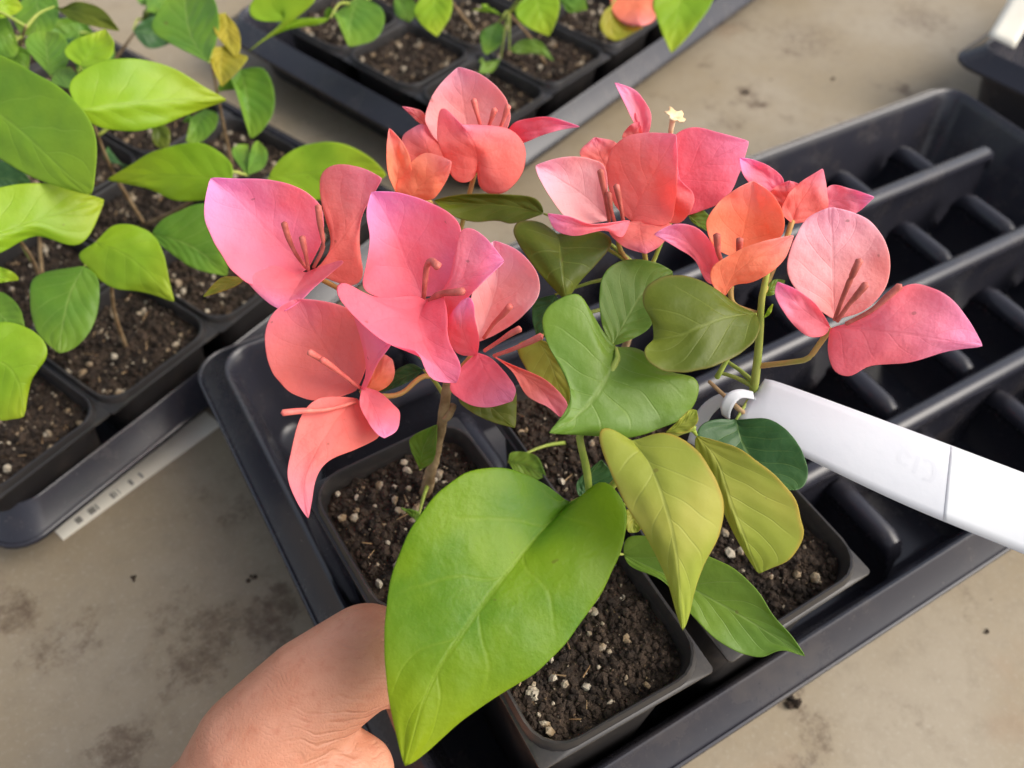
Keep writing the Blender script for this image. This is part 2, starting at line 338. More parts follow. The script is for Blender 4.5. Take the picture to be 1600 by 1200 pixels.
def pot_mesh(h, s=.066):
    k = s/.066
    prof = [(.044, 0, .006), (.0445, .001, .006), (.0575, h-.0075, .010), (.0585, h-.0055, .011), (.0650, h-.0052, .0014), (.0660, h-.0046, .0016), (.0658, h-.0038, .0016), (.0640, h-.0034, .012),
            (.0632, h-.0012, .0125), (.0622, h-.0001, .0125), (.0608, h-.0002, .012), (.0596, h-.0015, .0115), (.0575, h-.010, .011), (.0575-.12*(h-.016), .010, .010), (.044, .004, .008)]
    return loft('pot_body', [rr_ring(w_*k, w_*k, r*k, z, n=5) for w_, z, r in prof])
def lump(rg, c, r, vs, fs, sub=1):                       # a rough crumb appended to a vertex list
    base = [(0, 0, 1), (.894, 0, .447), (.276, .851, .447), (-.724, .526, .447), (-.724, -.526, .447), (.276, -.851, .447),
            (.724, .526, -.447), (-.276, .851, -.447), (-.894, 0, -.447), (-.276, -.851, -.447), (.724, -.526, -.447), (0, 0, -1)]
    F = [(0, 1, 2), (0, 2, 3), (0, 3, 4), (0, 4, 5), (0, 5, 1), (1, 6, 2), (2, 7, 3), (3, 8, 4), (4, 9, 5), (5, 10, 1), (2, 6, 7), (3, 7, 8), (4, 8, 9), (5, 9, 10), (1, 10, 6), (11, 7, 6), (11, 8, 7), (11, 9, 8), (11, 10, 9), (11, 6, 10)]
    q = Euler((rg.uniform(0, 6), rg.uniform(0, 6), rg.uniform(0, 6))).to_matrix(); k = len(vs)
    sx, sy, sz = rg.uniform(.7, 1.35), rg.uniform(.7, 1.2), rg.uniform(.55, 1)
    for b_ in base:
        v = q @ (Vector((b_[0]*sx, b_[1]*sy, b_[2]*sz))*r*rg.uniform(.72, 1.2)); vs.append(Vector(c)+v)
    fs.extend([(a+k, b_+k, c_+k) for a, b_, c_ in F])
def in_sq(x, y, w, r):
    ax, ay = abs(x)-(w/2-r), abs(y)-(w/2-r)
    return max(ax, ay) < 0 or (ax < r and ay < r and (ax < 0 or ay < 0 or ax*ax+ay*ay < r*r))
def soil_meshes(seed, w, nchunk, nper, rmin=.0006, rmax=.0021):
    rg = random.Random(seed); n = 44; vs = []; fs = []; idx = {}
    def hz(x, y):
        p = Vector((x*1000+seed*37, y*1000, seed*3.1))
        return .0016*mnoise.noise(p*.055)+.0016*mnoise.noise(p*.16)+.0011*mnoise.noise(p*.45)
    for i in range(n+1):
        for j in range(n+1):
            x, y = (i/n-.5)*w, (j/n-.5)*w
            # pull the grid corners in to the rounded square
            ax, ay = max(0, abs(x)-(w/2-.009)), max(0, abs(y)-(w/2-.009)); q = math.hypot(ax, ay)
            if q > .009:
                f = .009/q; x = math.copysign(w/2-.009+ax*f, x); y = math.copysign(w/2-.009+ay*f, y)
            idx[i, j] = len(vs); vs.append(Vector((x, y, hz(x, y))))
    for i in range(n):
        for j in range(n): fs.append((idx[i, j], idx[i+1, j], idx[i+1, j+1], idx[i, j+1]))
    for k in range(nchunk):
        x, y = rg.uniform(-.5, .5)*w*.97, rg.uniform(-.5, .5)*w*.97
        if not in_sq(x, y, w*.97, .010): continue
        r = rmin+(rmax-rmin)*rg.random()**3.2
        lump(rg, (x, y, hz(x, y)+r*.25), r, vs, fs)
    s = mesh('soil', vs, fs, False)
    vs = []; fs = []
    for k in range(nper):
        x, y = rg.uniform(-.5, .5)*w*.93, rg.uniform(-.5, .5)*w*.93
        if not in_sq(x, y, w*.95, .010): continue
        r = .0004+.0019*rg.random()**4.0
        lump(rg, (x, y, hz(x, y)+r*.55), r, vs, fs)
    p = mesh('perlite', vs, fs, False)
    vs = []; fs = []
    for k in range(nper//16):
        x, y = rg.uniform(-.42, .42)*w, rg.uniform(-.42, .42)*w; a = rg.uniform(0, 3.14); l = rg.uniform(.0012, .0035)
        z = hz(x, y)+.0009; d = Vector((math.cos(a)*l, math.sin(a)*l, rg.uniform(-.001, .001))); e = Vector((-math.sin(a), math.cos(a), 0))*.00028
        c = Vector((x, y, z)); k0 = len(vs); up = Vector((0, 0, .0004))
        vs.extend([c-d-e, c-d+e, c+d+e*.4, c+d-e*.4, c-d+up, c+d+up]); fs.extend([(k0, k0+3, k0+5, k0+4), (k0+1, k0+4, k0+5, k0+2), (k0, k0+4, k0+1), (k0+3, k0+2, k0+5)])
    tw = mesh('bark_fibre', vs, fs, False)
    return s, p, tw
POT_H = .1080; potA = pot_mesh(POT_H); BH = .048; potB = pot_mesh(BH, .067)
def in_frame(x, y, z, m=60):
    v = ROT.transposed() @ (Vector((x, y, z))-CAM); u_, w_ = 800-FPX*v.x/v.z, 600+FPX*v.y/v.z
    return -m < u_ < 1600+m and -m < w_ < 1200+m
def make_pot(label, cx, cy, z0, rz, pm, h, soil, group, tilt=(0, 0)):
    t = thing('plant_pot', label, 'pot', (cx, cy, z0), rz, group); t.rotation_euler = (tilt[0], tilt[1], rz)
    ob('pot_body', pm, M['pot'], t)
    s = ob('soil', soil[0], M['soil'], t, kind='stuff'); s.location = (0, 0, h-.0085)
    a = ob('perlite', soil[1], M['perlite'], s, kind='stuff'); b = ob('bark_fibre', soil[2], M['twig'], s, kind='stuff')
    return t
GP = 'square black pots in the held tray'
Z0 = .0042
POTS = {'1': (.0705, .0445), '2': (.141, .0435), '3': (.0465, .1085), '4': (.123, .111)}
make_pot('square black pot of dark soil under the broad lime green leaf', *POTS['1'], Z0, math.radians(-1.5), potA, POT_H, soil_meshes(1, .0578, 1700, 190), GP)
make_pot('square black pot holding the stem that carries the white tag', *POTS['2'], Z0, math.radians(.8), potA, POT_H, soil_meshes(2, .0578, 1500, 180), GP)
make_pot('square black pot at the tray end with a woody stem rising from it', *POTS['3'], Z0, math.radians(2), potA, POT_H, soil_meshes(3, .0578, 1500, 230), GP)
make_pot('square black pot mostly hidden behind the hanging coral bracts', *POTS['4'], Z0, math.radians(0), potA, POT_H, soil_meshes(4, .0578, 1000, 120), GP)

# neighbouring trays
def frame(cx, cy, rz):
    c, s = math.cos(rz), math.sin(rz)
    return lambda x, y: (cx+x*c-y*s, cy+x*s+y*c)
r2 = math.radians(23)
O2 = pz(8, 862, .030)                                   # near corner of the crowded tray
# its short side runs to the right, its long side away from the camera
f2 = frame(O2.x, O2.y, r2)
c2 = f2(.302/2, TL/2)
make_tray('black tray crowded with bright green seedlings, a white label strip beside it', .032, c2[0], c2[1], r2+math.pi/2, 'black carrier trays', 0, .302)
bgsoil = [soil_meshes(20+i, .0590, 800, 150, .0007, .0024) for i in range(3)]
P2 = {}; K2 = pz(170, 640, BH+.004); g2 = frame(K2.x, K2.y, r2)
for i in range(4):
    for j in range(5):
        x, y = g2(-.0335+i*.0665, .0335+j*.0672)
        P2[i, j] = (x, y)
GN = 'square black pots in the crowded seedling tray'
for (i, j), (x, y) in P2.items():
    if not in_frame(x, y, BH): continue
    make_pot('square black pot of perlite flecked soil among the crowded green seedlings', x, y, .0042, r2+math.radians(rnd.uniform(-2, 2)), potB, BH, bgsoil[(i+2*j) % 3], GN)
r3 = math.radians(20)
O3 = (.210, .338); f3 = frame(*O3, r3); c3 = f3(TL/2, TW/2)
make_tray('black tray whose corner stands behind the topmost pink bract', .045, c3[0], c3[1], r3, 'black carrier trays')
P3 = {}
for i in range(5):
    for j in range(3):
        x, y = f3(.056+i*.068, .056+j*.068); P3[i, j] = (x, y)
        if in_frame(x, y, BH): make_pot('square black pot in the tray standing behind the pink flowers', x, y, .0042, r3+math.radians(rnd.uniform(-2, 2)), potB, BH, bgsoil[(i+j) % 3], 'square black pots in the tray behind the flowers')
r4 = math.radians(12); O4 = pz(1494, 70, .06); f4 = frame(O4.x, O4.y, r4); c4 = f4(TW/2, -TL/2+.03)
c4 = f4(TW/2, -TL/2)
make_tray('black tray edge with a white stake standing in it, beyond the empty cells', .06, c4[0], c4[1], r4+math.pi/2, 'black carrier trays')

# ------------------------------------------------------------------ leaves, bracts, stems
def blade(name, L, Mi, R, d, e, mat, parent, bow=0, n=22, m=7, ruffle=.0011, thick=.00028, pw=1.5, seed=None, label=None, z=None, petiole=None, pr=.0007):
    """Lofted blade. L, Mi, R: pixel curves base>tip of the two edges and the midrib (base and tip come from Mi).
       d: distance at base, [middle,] tip; e: mm by which the left / right edge stands nearer than the midrib."""
    b0, t0 = Mi[0], Mi[-1]
    if z is not None: d = (depth_at_z(*b0, z[0]), depth_at_z(*t0, z[-1]))
    if len(d) == 2: d = (d[0], (d[0]+d[1])/2-bow/1000, d[1])
    Ls = catmull([b0]+list(L)+[t0], n); Ms = catmull(Mi, n); Rs = catmull([b0]+list(R)+[t0], n)
    sd = rnd.random()*100 if seed is None else seed
    def dm(v):                                           # quadratic through the three distances
        return d[0]*(1-v)*(1-2*v)+4*d[1]*v*(1-v)+d[2]*v*(2*v-1)
    vs = []; uvs = []; fs = []
    def P(v, t, i):
        E = (Ls if t < 0 else Rs)[i]; a = abs(t); q = Ms[i].lerp(E, a*(1+.030*a*a*mnoise.noise(Vector((v*15+sd*3, t, sd)))))
        prof = math.sin(math.pi*min(1, max(0, v)))**.55 if 0 < v < 1 else 0
        dep = dm(v) - (e[0] if t < 0 else e[1])/1000*prof*a**pw
        dep += ruffle*prof*(a**1.5)*2.2*mnoise.noise(Vector((v*5+sd, (1 if t < 0 else 2)*3.7, sd))) + ruffle*.8*prof*mnoise.noise(Vector((v*4+sd, t*2.2, sd*2)))
        return pd(q.x, q.y, dep)
    vs.append(P(0, 0, 0)); uvs.append((.5, 0)); K = 2*m+1
    for i in range(1, n):
        for j in range(K):
            t = (j-m)/m; vs.append(P(i/n, t, i)); uvs.append((t*.5+.5, i/n))
    vs.append(P(1, 0, n)); uvs.append((.5, 1)); T = len(vs)-1
    for j in range(K-1):
        fs.append((0, 1+j, 2+j)); k = 1+(n-2)*K; fs.append((k+j, T, k+j+1))
        for i in range(n-2):
            a = 1+i*K+j; fs.append((a, a+K, a+K+1, a+1))
    me = mesh(name, vs, fs, True, uvs)
    o = ob(name, me, M[mat], parent)
    if label: o['label'] = label
    so_ = o.modifiers.new('thickness', 'SOLIDIFY'); so_.thickness = thick; so_.offset = 0
    ss = o.modifiers.new('smooth', 'SUBSURF'); ss.levels = 1; ss.render_levels = 1
    if petiole is not None:                              # leaf stalk down to the stem
        A = vs[0]; B = Vector(petiole); mid = A.lerp(B, .5)+Vector((0, 0, .10*(A-B).length))
        ob('petiole', tube_mesh('petiole', [A, mid, B], [pr*.55, pr*.9, pr*1.2], 8), M['stem_green'], o)
    return o
def nearest(stem, p):
    best = None
    for a, b in zip(stem, stem[1:]):
        ab = b-a; t = max(0, min(1, (p-a).dot(ab)/max(1e-9, ab.length_squared))); q = a+ab*t
        if best is None or (q-p).length < (best-p).length: best = q
    return best
def stem(parent, pts, rad, mat='stem_green', name='stem', bumpy=.12):
    ob(name, tube_mesh(name, pts, rad, 12, None, bumpy), M[mat], parent); return pts
def flower(parent, ped, bracts, tubes, rad=.0008):
    """ped: stalk points (part 'flower'), bracts and tubes are its sub-parts"""
    f = ob('flower', tube_mesh('flower_stalk', ped, [rad*1.15, rad, rad*1.1], 8), M['pedicel'], parent)
    for b in bracts:
        L, Mi, R, d, e, mat = b[:6]; kw = b[6] if len(b) > 6 else {}
        blade('bract', L, Mi, R, d, e, mat, f, **kw)
    for t in tubes:
        pts, mt = t[0], t[1]
        P = [pd(*q) for q in pts]
        ob('flower_tube', tube_mesh('flower_tube', P, [.0006, .00062, .00068, .00095, .00105] if len(t) < 3 else t[2], 10), M[mt], f)
    return f

# ---- plant with the woody stem (tray end)
GB = 'bougainvillea plants in the held tray'
A = thing('bougainvillea_plant', 'woody stemmed bougainvillea with many pink bracts, growing in the pot at the tray end', 'plant', (POTS['3'][0], POTS['3'][1], .1), 0)
A.location = (0, 0, 0)
sA = [pz(664, 776, .1005), pd(672, 745, .3235), pd(684, 690, .307), pd(692, 652, .296), pd(697, 615, .285), pd(700, 592, .279)]
stem(A, sA, [.0024, .0021, .0019, .0018, .0017, .0013], 'stem_wood', bumpy=.35)
ob('stem_stub', tube_mesh('stem_stub', [pd(694, 655, .295), pd(703, 646, .292), pd(708, 633, .290)], [.0013, .0014, .0012], 10, None, .3), M['stem_wood'], A)
flower(A, [pd(700, 598, .280), pd(640, 540, .288), pd(560, 470, .291), pd(486, 428, .290)], [
    ([(440, 440), (395, 448), (360, 420), (331, 372), (318, 330)], [(482, 420), (430, 372), (375, 315), (328, 277)], [(505, 370), (502, 322), (470, 294), (420, 280), (372, 279)], (.291, .286, .279), (7, 6), 'bract_magenta'),
    ([(510, 408), (518, 375), (508, 340), (499, 300), (504, 266), (530, 256), (566, 262)], [(488, 425), (505, 408), (532, 375), (558, 340), (581, 306), (598, 278)], [(522, 440), (552, 447), (568, 432), (562, 385), (564, 340), (582, 306)], (.291, .292, .285), (-3, -2), 'bract_coral'),
    ([(432, 414), (387, 416), (374, 424), (392, 448), (420, 474)], [(478, 426), (464, 450), (444, 487)], [(510, 413), (541, 406), (515, 429), (488, 452), (468, 472)], (.289, .276), (-2, 3), 'bract_pink')],
    [([(478, 418, .288), (462, 396, .282), (450, 370, .278), (444, 349, .275)], 'tube_red'), ([(482, 422, .286), (477, 395, .280), (472, 371, .276)], 'tube_red'), ([(490, 418, .286), (505, 385, .280), (500, 350, .276), (497, 322, .273)], 'tube_red')])
flower(A, [pd(699, 600, .280), pd(690, 560, .279), pd(672, 500, .280), pd(664, 468, .279)], [
    ([(620, 468), (588, 465), (566, 448), (574, 405), (578, 370), (572, 335)], [(660, 464), (641, 420), (614, 360), (590, 312), (580, 299)], [(692, 458), (713, 420), (723, 362), (702, 332), (660, 311), (620, 300)], (.281, .278, .266), (6, 7), 'bract_magenta'),
    ([(700, 440), (711, 395), (723, 356), (754, 366)], [(676, 470), (706, 446), (748, 424), (789, 408)], [(692, 500), (712, 490), (736, 460)], (.277, .268, .264), (1, 4), 'bract_pink'),
    ([(640, 461), (596, 466), (560, 454), (532, 436), (523, 456), (560, 502), (610, 540), (652, 547), (670, 592)], [(668, 468), (655, 500), (668, 545), (690, 580), (714, 599)], [(690, 458), (699, 490), (701, 530), (720, 570)], (.277, .262, .264), (5, 2), 'bract_rose')],
    [([(662, 466, .276), (664, 440, .271), (667, 416, .267), (674, 408, .264), (684, 416, .262)], 'tube_red', [.0007, .0008, .0009, .0010, .0014]), ([(672, 470, .273), (690, 459, .268), (708, 457, .264), (724, 455, .262)], 'tube_red', [.0008, .0012, .0010, .0011, .0012])])
flower(A, [pd(701, 598, .280), pd(720, 575, .279), pd(740, 553, .279)], [
    ([(733, 490), (742, 440), (757, 395)], [(744, 536), (765, 482), (778, 430), (772, 375)], [(782, 519), (818, 493), (843, 460), (839, 425), (811, 392)], (.281, .277, .268), (7, 7), 'bract_pale'),
    ([(715, 553), (697, 526), (699, 500), (720, 471)], [(746, 556), (728, 530), (722, 498), (734, 464)], [(749, 530), (743, 500), (740, 475)], (.277, .265, .262), (-4, 5), 'bract_pink'),
    ([(790, 566), (830, 582), (854, 594), (878, 617), (888, 636)], [(768, 554), (810, 580), (845, 608), (876, 653)], [(800, 580), (820, 615), (838, 628), (856, 636)], (.281, .288), (2, 1), 'bract_coral', {'bow': 5}),
    ([(722, 572), (702, 606), (730, 631), (764, 637)], [(746, 551), (766, 590), (801, 627)], [(768, 560), (792, 585), (806, 608)], (.277, .268), (1, -2), 'bract_rose', {'bow': 4})],
    [([(756, 528, .275), (772, 505, .270), (785, 492, .267), (797, 478, .264)], 'tube_pink'), ([(757, 548, .273), (780, 533, .268), (800, 520, .264), (812, 514, .262)], 'tube_pink'), ([(772, 556, .273), (800, 546, .268), (828, 534, .264), (846, 525, .262)], 'tube_pink')])
flower(A, [pd(699, 594, .280), pd(662, 588, .279), pd(628, 614, .279), pd(598, 619, .278), pd(564, 612, .278)], [
    ([(520, 623), (480, 625), (440, 603), (417, 562), (414, 520), (428, 486)], [(557, 611), (520, 560), (484, 505), (462, 466)], [(573, 570), (567, 528), (552, 487), (510, 471)], (.281, .283, .276), (6, 5), 'bract_coral'),
    ([(586, 565), (598, 553)], [(568, 612), (592, 590), (613, 561)], [(590, 612), (610, 600), (617, 582)], (.281, .284), (-1, -2), 'bract_orange'),
    ([(574, 575), (564, 530), (552, 485), (580, 496), (600, 512)], [(562, 612), (580, 575), (598, 548), (615, 532)], [(572, 606), (590, 568), (606, 546)], (.279, .268, .262), (-3, 3), 'bract_pink'),
    ([(520, 619), (490, 625), (469, 652), (456, 700), (449, 745), (464, 785)], [(559, 622), (526, 655), (492, 710), (474, 760), (482, 812)], [(586, 664), (595, 682), (560, 701), (515, 719), (495, 745), (487, 785)], (.278, .265, .262), (2, -3), 'bract_coral'),
    ([(562, 632), (574, 658), (588, 677)], [(566, 604), (585, 640), (601, 685)], [(592, 612), (613, 630), (625, 645), (621, 672)], (.277, .264), (4, -3), 'bract_pink')],
    [([(562, 606, .277), (535, 585, .271), (515, 570, .267), (503, 562, .264)], 'tube_pink'), ([(558, 604, .277), (524, 576, .272), (500, 560, .268), (483, 550, .265)], 'tube_pink'), ([(556, 628, .275), (510, 640, .268), (470, 642, .263), (442, 645, .260)], 'tube_pink')])
flower(A, [pd(700, 592, .279), pd(706, 480, .297), pd(716, 380, .306), pd(738, 285, .304), pd(747, 255, .302)], [
    ([(690, 226), (665, 195), (668, 165), (686, 133)], [(738, 238), (728, 190), (722, 145), (716, 104)], [(780, 222), (797, 190), (796, 165), (779, 138), (750, 115)], (.307, .304, .296), (5, 6), 'bract_pale'),
    ([(655, 192), (640, 178)], [(672, 200), (650, 180), (628, 166)], [(662, 176), (646, 169)], (.308, .306), (0, 0), 'bract_coral'),
    ([(800, 194), (825, 185), (860, 183)], [(786, 222), (830, 204), (870, 194), (907, 198)], [(815, 224), (846, 212), (876, 203)], (.304, .296), (3, -1), 'bract_rose', {'bow': 5}),
    ([(735, 284), (711, 282), (697, 255), (683, 215), (690, 167)], [(746, 266), (744, 236), (722, 195)], [(752, 297), (788, 303), (816, 270), (821, 230), (800, 203), (768, 196)], (.298, .288), (-4, -5), 'bract_coral', {'bow': 2}),
    ([(645, 262), (627, 218), (648, 198)], [(690, 268), (668, 235), (661, 193)], [(704, 252), (687, 216)], (.304, .300), (-2, -3), 'bract_coral')],
    [([(752, 200, .298), (746, 180, .295), (740, 156, .292)], 'tube_pink'), ([(762, 202, .298), (767, 188, .295), (773, 171, .292)], 'tube_pink'), ([(780, 204, .297), (787, 186, .294), (794, 166, .291)], 'tube_pink')])
flower(A, [pd(702, 560, .283), pd(706, 400, .303), pd(690, 330, .303), pd(648, 306, .299)], [
    ([(606, 270), (604, 232)], [(621, 306), (620, 255), (608, 199)], [(641, 280), (642, 252), (629, 222)], (.299, .291), (3, 2), 'bract_orange'),
    ([(617, 296), (635, 262), (660, 240), (686, 243)], [(640, 309), (664, 285), (706, 252)], [(664, 313), (680, 309), (701, 276)], (.297, .287), (-3, -2), 'bract_orange')], [])
LF = lambda parent, L, Mi, R, d, e, mat, st, **kw: blade('leaf', L, Mi, R, d, e, mat, parent, petiole=nearest(st, pd(*Mi[0], d[0])), ruffle=.0009, thick=.00035, **kw)
LF(A, [(640, 697), (646, 680)], [(656, 734), (662, 700), (683, 663)], [(676, 722), (682, 695)], (.309, .296), (2, 2), 'leaf_mid', sA)
LF(A, [(640, 568), (606, 588)], [(662, 578), (625, 592), (590, 614)], [(640, 596), (606, 610)], (.292, .297), (1, 1), 'leaf_dark', sA)
LF(A, [(716, 625), (738, 645), (770, 660)], [(730, 604), (765, 635), (805, 669)], [(780, 598), (805, 608), (807, 640)], (.287, .290), (2, -2), 'leaf_olive', sA)
LF(A, [(630, 797)], [(652, 815), (640, 800), (626, 793)], [(655, 800)], (.317, .314), (0, 0), 'leaf_mid', sA)
LF(A, [(352, 432), (335, 442)], [(385, 434), (350, 446), (317, 464)], [(370, 446), (345, 456)], (.300, .298), (1, 1), 'leaf_yellow', [pd(420, 450, .297), pd(470, 440, .293)])

# ---- plant standing behind, in the hidden pot
D = thing('bougainvillea_plant', 'bougainvillea carrying the salmon bracts and tiny white star flower, behind the green leaves', 'plant')
sD = [pz(948, 646, .1005), pd(960, 590, .333), pd(985, 520, .316), pd(1006, 450, .299), pd(1012, 430, .294)]
stem(D, sD, [.0019, .0016, .0014, .0012, .0010], 'stem_wood')
flower(D, [pd(1012, 436, .295), pd(1009, 410, .289), pd(1006, 388, .285)], [
    ([(972, 215), (985, 195)], [(990, 232), (992, 212), (1000, 190)], [(1004, 212)], (.292, .289), (0, 0), 'bract_coral'),
    ([(980, 165), (992, 195)][::1], [(1003, 222), (1000, 190), (985, 158), (960, 128)], [(1014, 208), (1018, 180), (1010, 162), (992, 140)], (.292, .284), (2, 1), 'bract_pink'),
    ([(915, 252), (906, 236)], [(952, 268), (938, 245), (929, 214)], [(967, 245), (962, 222)], (.291, .288), (1, 1), 'bract_coral'),
    ([(1040, 270), (1046, 220), (1080, 198), (1120, 206)], [(1020, 334), (1058, 284), (1108, 252), (1171, 220)], [(1068, 338), (1098, 329), (1134, 312), (1157, 268)], (.289, .283, .280), (2, -4), 'bract_rose'),
    ([(1046, 205)], [(1010, 330), (1030, 300), (1062, 280)], [(1060, 350), (1086, 310)], (.287, .279), (0, 0), 'bract_coral')],
    [([(1046, 225, .287), (1048, 205, .284), (1052, 184, .281)], 'star', [.0007, .0008, .0010])])
fD = flower(D, [pd(1012, 436, .295), pd(982, 410, .291), pd(966, 380, .287), pd(975, 350, .283)], [
    ([(915, 350), (885, 341), (862, 312), (842, 278)], [(954, 344), (915, 308), (870, 278), (836, 258)], [(950, 300), (946, 262), (925, 248), (880, 245)], (.285, .279, .273), (5, 5), 'bract_pale'),
    ([(960, 320), (947, 272), (954, 235), (980, 212), (1015, 207)], [(986, 346), (1000, 310), (1030, 258), (1057, 209)], [(1042, 352), (1055, 320), (1059, 265)], (.283, .276, .268), (-3, 3), 'bract_coral'),
    ([(955, 350), (953, 366), (975, 386)], [(1000, 345), (1002, 370), (1009, 397)], [(1044, 348), (1050, 360), (1032, 384)], (.281, .273), (-3, -4), 'bract_coral', {'bow': 2}),
    ([(925, 350), (890, 338)], [(985, 344), (930, 354), (880, 346), (855, 333)], [(972, 372), (945, 360), (900, 369), (868, 360)], (.279, .266, .266), (2, -2), 'bract_pink')],
    [([(952, 346, .280), (946, 310, .275), (942, 288, .272), (938, 267, .269)], 'tube_red'), ([(960, 346, .279), (954, 325, .275), (951, 302, .272)], 'tube_red'), ([(974, 345, .278), (969, 318, .274), (963, 290, .271)], 'tube_red')])
# the open white star
def star_mesh():
    vs = [Vector((0, 0, 0))]; fs = []; K = 20
    for i in range(K):
        a = 2*math.pi*i/K; r = .0036 if i % 4 in (0, 1) else (.0030 if i % 2 else .0022)
        vs.append(Vector((math.cos(a)*.0012, math.sin(a)*.0012, .0004))); vs.append(Vector((math.cos(a)*r, math.sin(a)*r, .0010+.0004*math.sin(5*a))))
    for i in range(K):
        j = (i+1) % K; fs.append((0, 1+2*i, 1+2*j)); fs.append((1+2*i, 2+2*i, 2+2*j, 1+2*j))
    return mesh('flower_star', vs, fs)
so_ = ob('flower_star', star_mesh(), M['star'], fD); so_.location = pd(1053, 183, .2805); so_.rotation_euler = (.15, .2, 0)
md = so_.modifiers.new('thickness', 'SOLIDIFY'); md.thickness = .0003
LF(D, [(800, 350), (780, 345), (740, 347), (706, 337)], [(850, 334), (800, 322), (740, 318), (676, 313)], [(846, 318), (830, 307), (780, 303), (718, 304)], (.297, .301), (2, 3), 'leaf_olive', sD)
LF(D, [(845, 347), (811, 345), (801, 362), (815, 390), (845, 430)], [(872, 367), (876, 400), (880, 435), (885, 471)], [(902, 357), (946, 364), (957, 382), (932, 413), (906, 441)], (.287, .278), (-3, -3), 'leaf_olive', sD, bow=5)
LF(D, [(941, 510), (936, 465), (944, 425), (975, 406), (1020, 408)], [(956, 541), (985, 490), (1012, 450), (1052, 424)], [(985, 531), (1012, 516), (1028, 490), (1048, 455)], (.275, .283), (2, 2), 'leaf_mid', sD)
LF(D, [(836, 470), (832, 500)], [(868, 460), (856, 490), (840, 530)], [(884, 490), (868, 520)], (.288, .292), (1, 1), 'leaf_dark', sD)
LF(D, [(1072, 322), (1080, 345)], [(1060, 325), (1085, 345), (1106, 362)], [(1095, 326), (1112, 345)], (.292, .288), (1, 1), 'leaf_mid', sD)
LF(D, [(808, 538), (818, 570), (850, 612)], [(838, 528), (858, 560), (872, 600), (886, 642)], [(868, 543), (886, 580), (892, 612)], (.290, .297), (-1, 2), 'leaf_yellow', sD)
LF(D, [(800, 706), (838, 712)], [(794, 722), (825, 730), (853, 744)], [(808, 742), (832, 752)], (.333, .331), (1, 1), 'leaf_mid', [pz(948, 646, .1005), pz(900, 690, .1)])

# ---- plant with the broad leaf, in the nearest pot
Bp = thing('bougainvillea_plant', 'leafy bougainvillea without flowers, its broad lime leaf hanging over the tray edge', 'plant')
sB = [pz(905, 965, .1005), pd(912, 900, .283), pd(919, 830, .268), pd(920, 765, .257), pd(913, 715, .251), pd(906, 680, .248), pd(935, 620, .247), pd(965, 560, .247)]
stem(Bp, sB, [.0017, .0015, .0013, .0012, .0011, .0011, .0010, .0009])
LF(Bp, [(850, 755), (800, 733), (755, 730), (708, 750), (664, 790), (634, 840), (611, 900), (602, 960), (600, 1020), (606, 1085), (617, 1140)],
   [(890, 787), (835, 845), (770, 925), (715, 1000), (668, 1080), (632, 1199)],
   [(918, 768), (941, 748), (962, 766), (977, 790), (980, 822), (969, 870), (950, 910), (920, 956), (880, 1010), (840, 1050), (780, 1087), (720, 1128), (662, 1180)],
   (.258, .234, .226), (-1, -6), 'leaf_big', sB, n=34, m=10, pr=.0010, label='broad glossy lime green leaf folded along its midrib')
LF(Bp, [(938, 512), (917, 475), (900, 457), (866, 470), (846, 495), (856, 540), (882, 575), (893, 610), (884, 642)], [(962, 543), (952, 580), (926, 625), (890, 658), (856, 677)],
   [(1000, 545), (1045, 580), (1090, 590), (1091, 618), (1075, 649), (1030, 671), (976, 686), (930, 681)], (.249, .243, .238), (-2, -5), 'leaf_mid', sB, n=28, m=9, bow=2)
LF(Bp, [(1148, 474), (1120, 452), (1080, 432), (1040, 430), (1008, 450), (1004, 475), (1018, 500)], [(1181, 490), (1130, 497), (1068, 523), (1022, 531)],
   [(1188, 512), (1173, 540), (1130, 567), (1080, 581), (1040, 581), (1010, 563), (1006, 545)], (.247, .238, .240), (-4, 3), 'leaf_olive', [pd(1120, 590, .256), pd(1060, 600, .256), pd(965, 560, .250)], n=26, m=8)
sB2 = [pd(919, 800, .263), pd(980, 735, .256), pd(1040, 685, .249), pd(1085, 668, .245)]
stem(Bp, sB2, [.0012, .0011, .0010, .0009], name='side_shoot')
LF(Bp, [(958, 671), (939, 667), (936, 690), (950, 728), (975, 785), (1010, 840), (1040, 900), (1056, 955)], [(988, 690), (1016, 728), (1038, 786), (1056, 864), (1067, 987)],
   [(1040, 675), (1086, 700), (1116, 742), (1132, 790), (1123, 840), (1101, 880), (1085, 925), (1076, 965)], (.240, .230, .236), (-4, -3), 'leaf_yellow', sB2, n=28, m=9)
LF(Bp, [(1086, 700), (1105, 742), (1126, 790), (1150, 840), (1172, 877)], [(1088, 680), (1120, 720), (1142, 790), (1166, 850), (1186, 897)],
   [(1152, 699), (1193, 728), (1222, 752), (1245, 784), (1250, 812), (1256, 826), (1252, 850), (1232, 877), (1203, 888)], (.247, .242, .248), (-3, 2), 'leaf_yellow', sB2, n=26, m=8)
LF(Bp, [(980, 838), (1040, 842), (1104, 866), (1150, 890), (1186, 925), (1207, 960), (1236, 992)], [(974, 866), (1030, 894), (1100, 930), (1180, 975), (1260, 1027)],
   [(985, 886), (1036, 908), (1075, 955), (1115, 997), (1150, 1018), (1190, 1028), (1220, 1015)], (.278, .270, .262), (2, 2), 'leaf_mid', sB, n=26, m=8)
LF(Bp, [(904, 775), (903, 750)], [(922, 790), (915, 755), (940, 718)], [(945, 780), (958, 745)], (.286, .282), (1, 1), 'leaf_dark', sB)
LF(Bp, [(976, 800), (980, 830)], [(1000, 790), (990, 815), (996, 832)], [(1012, 812)], (.262, .260), (1, 1), 'leaf_yellow', sB)
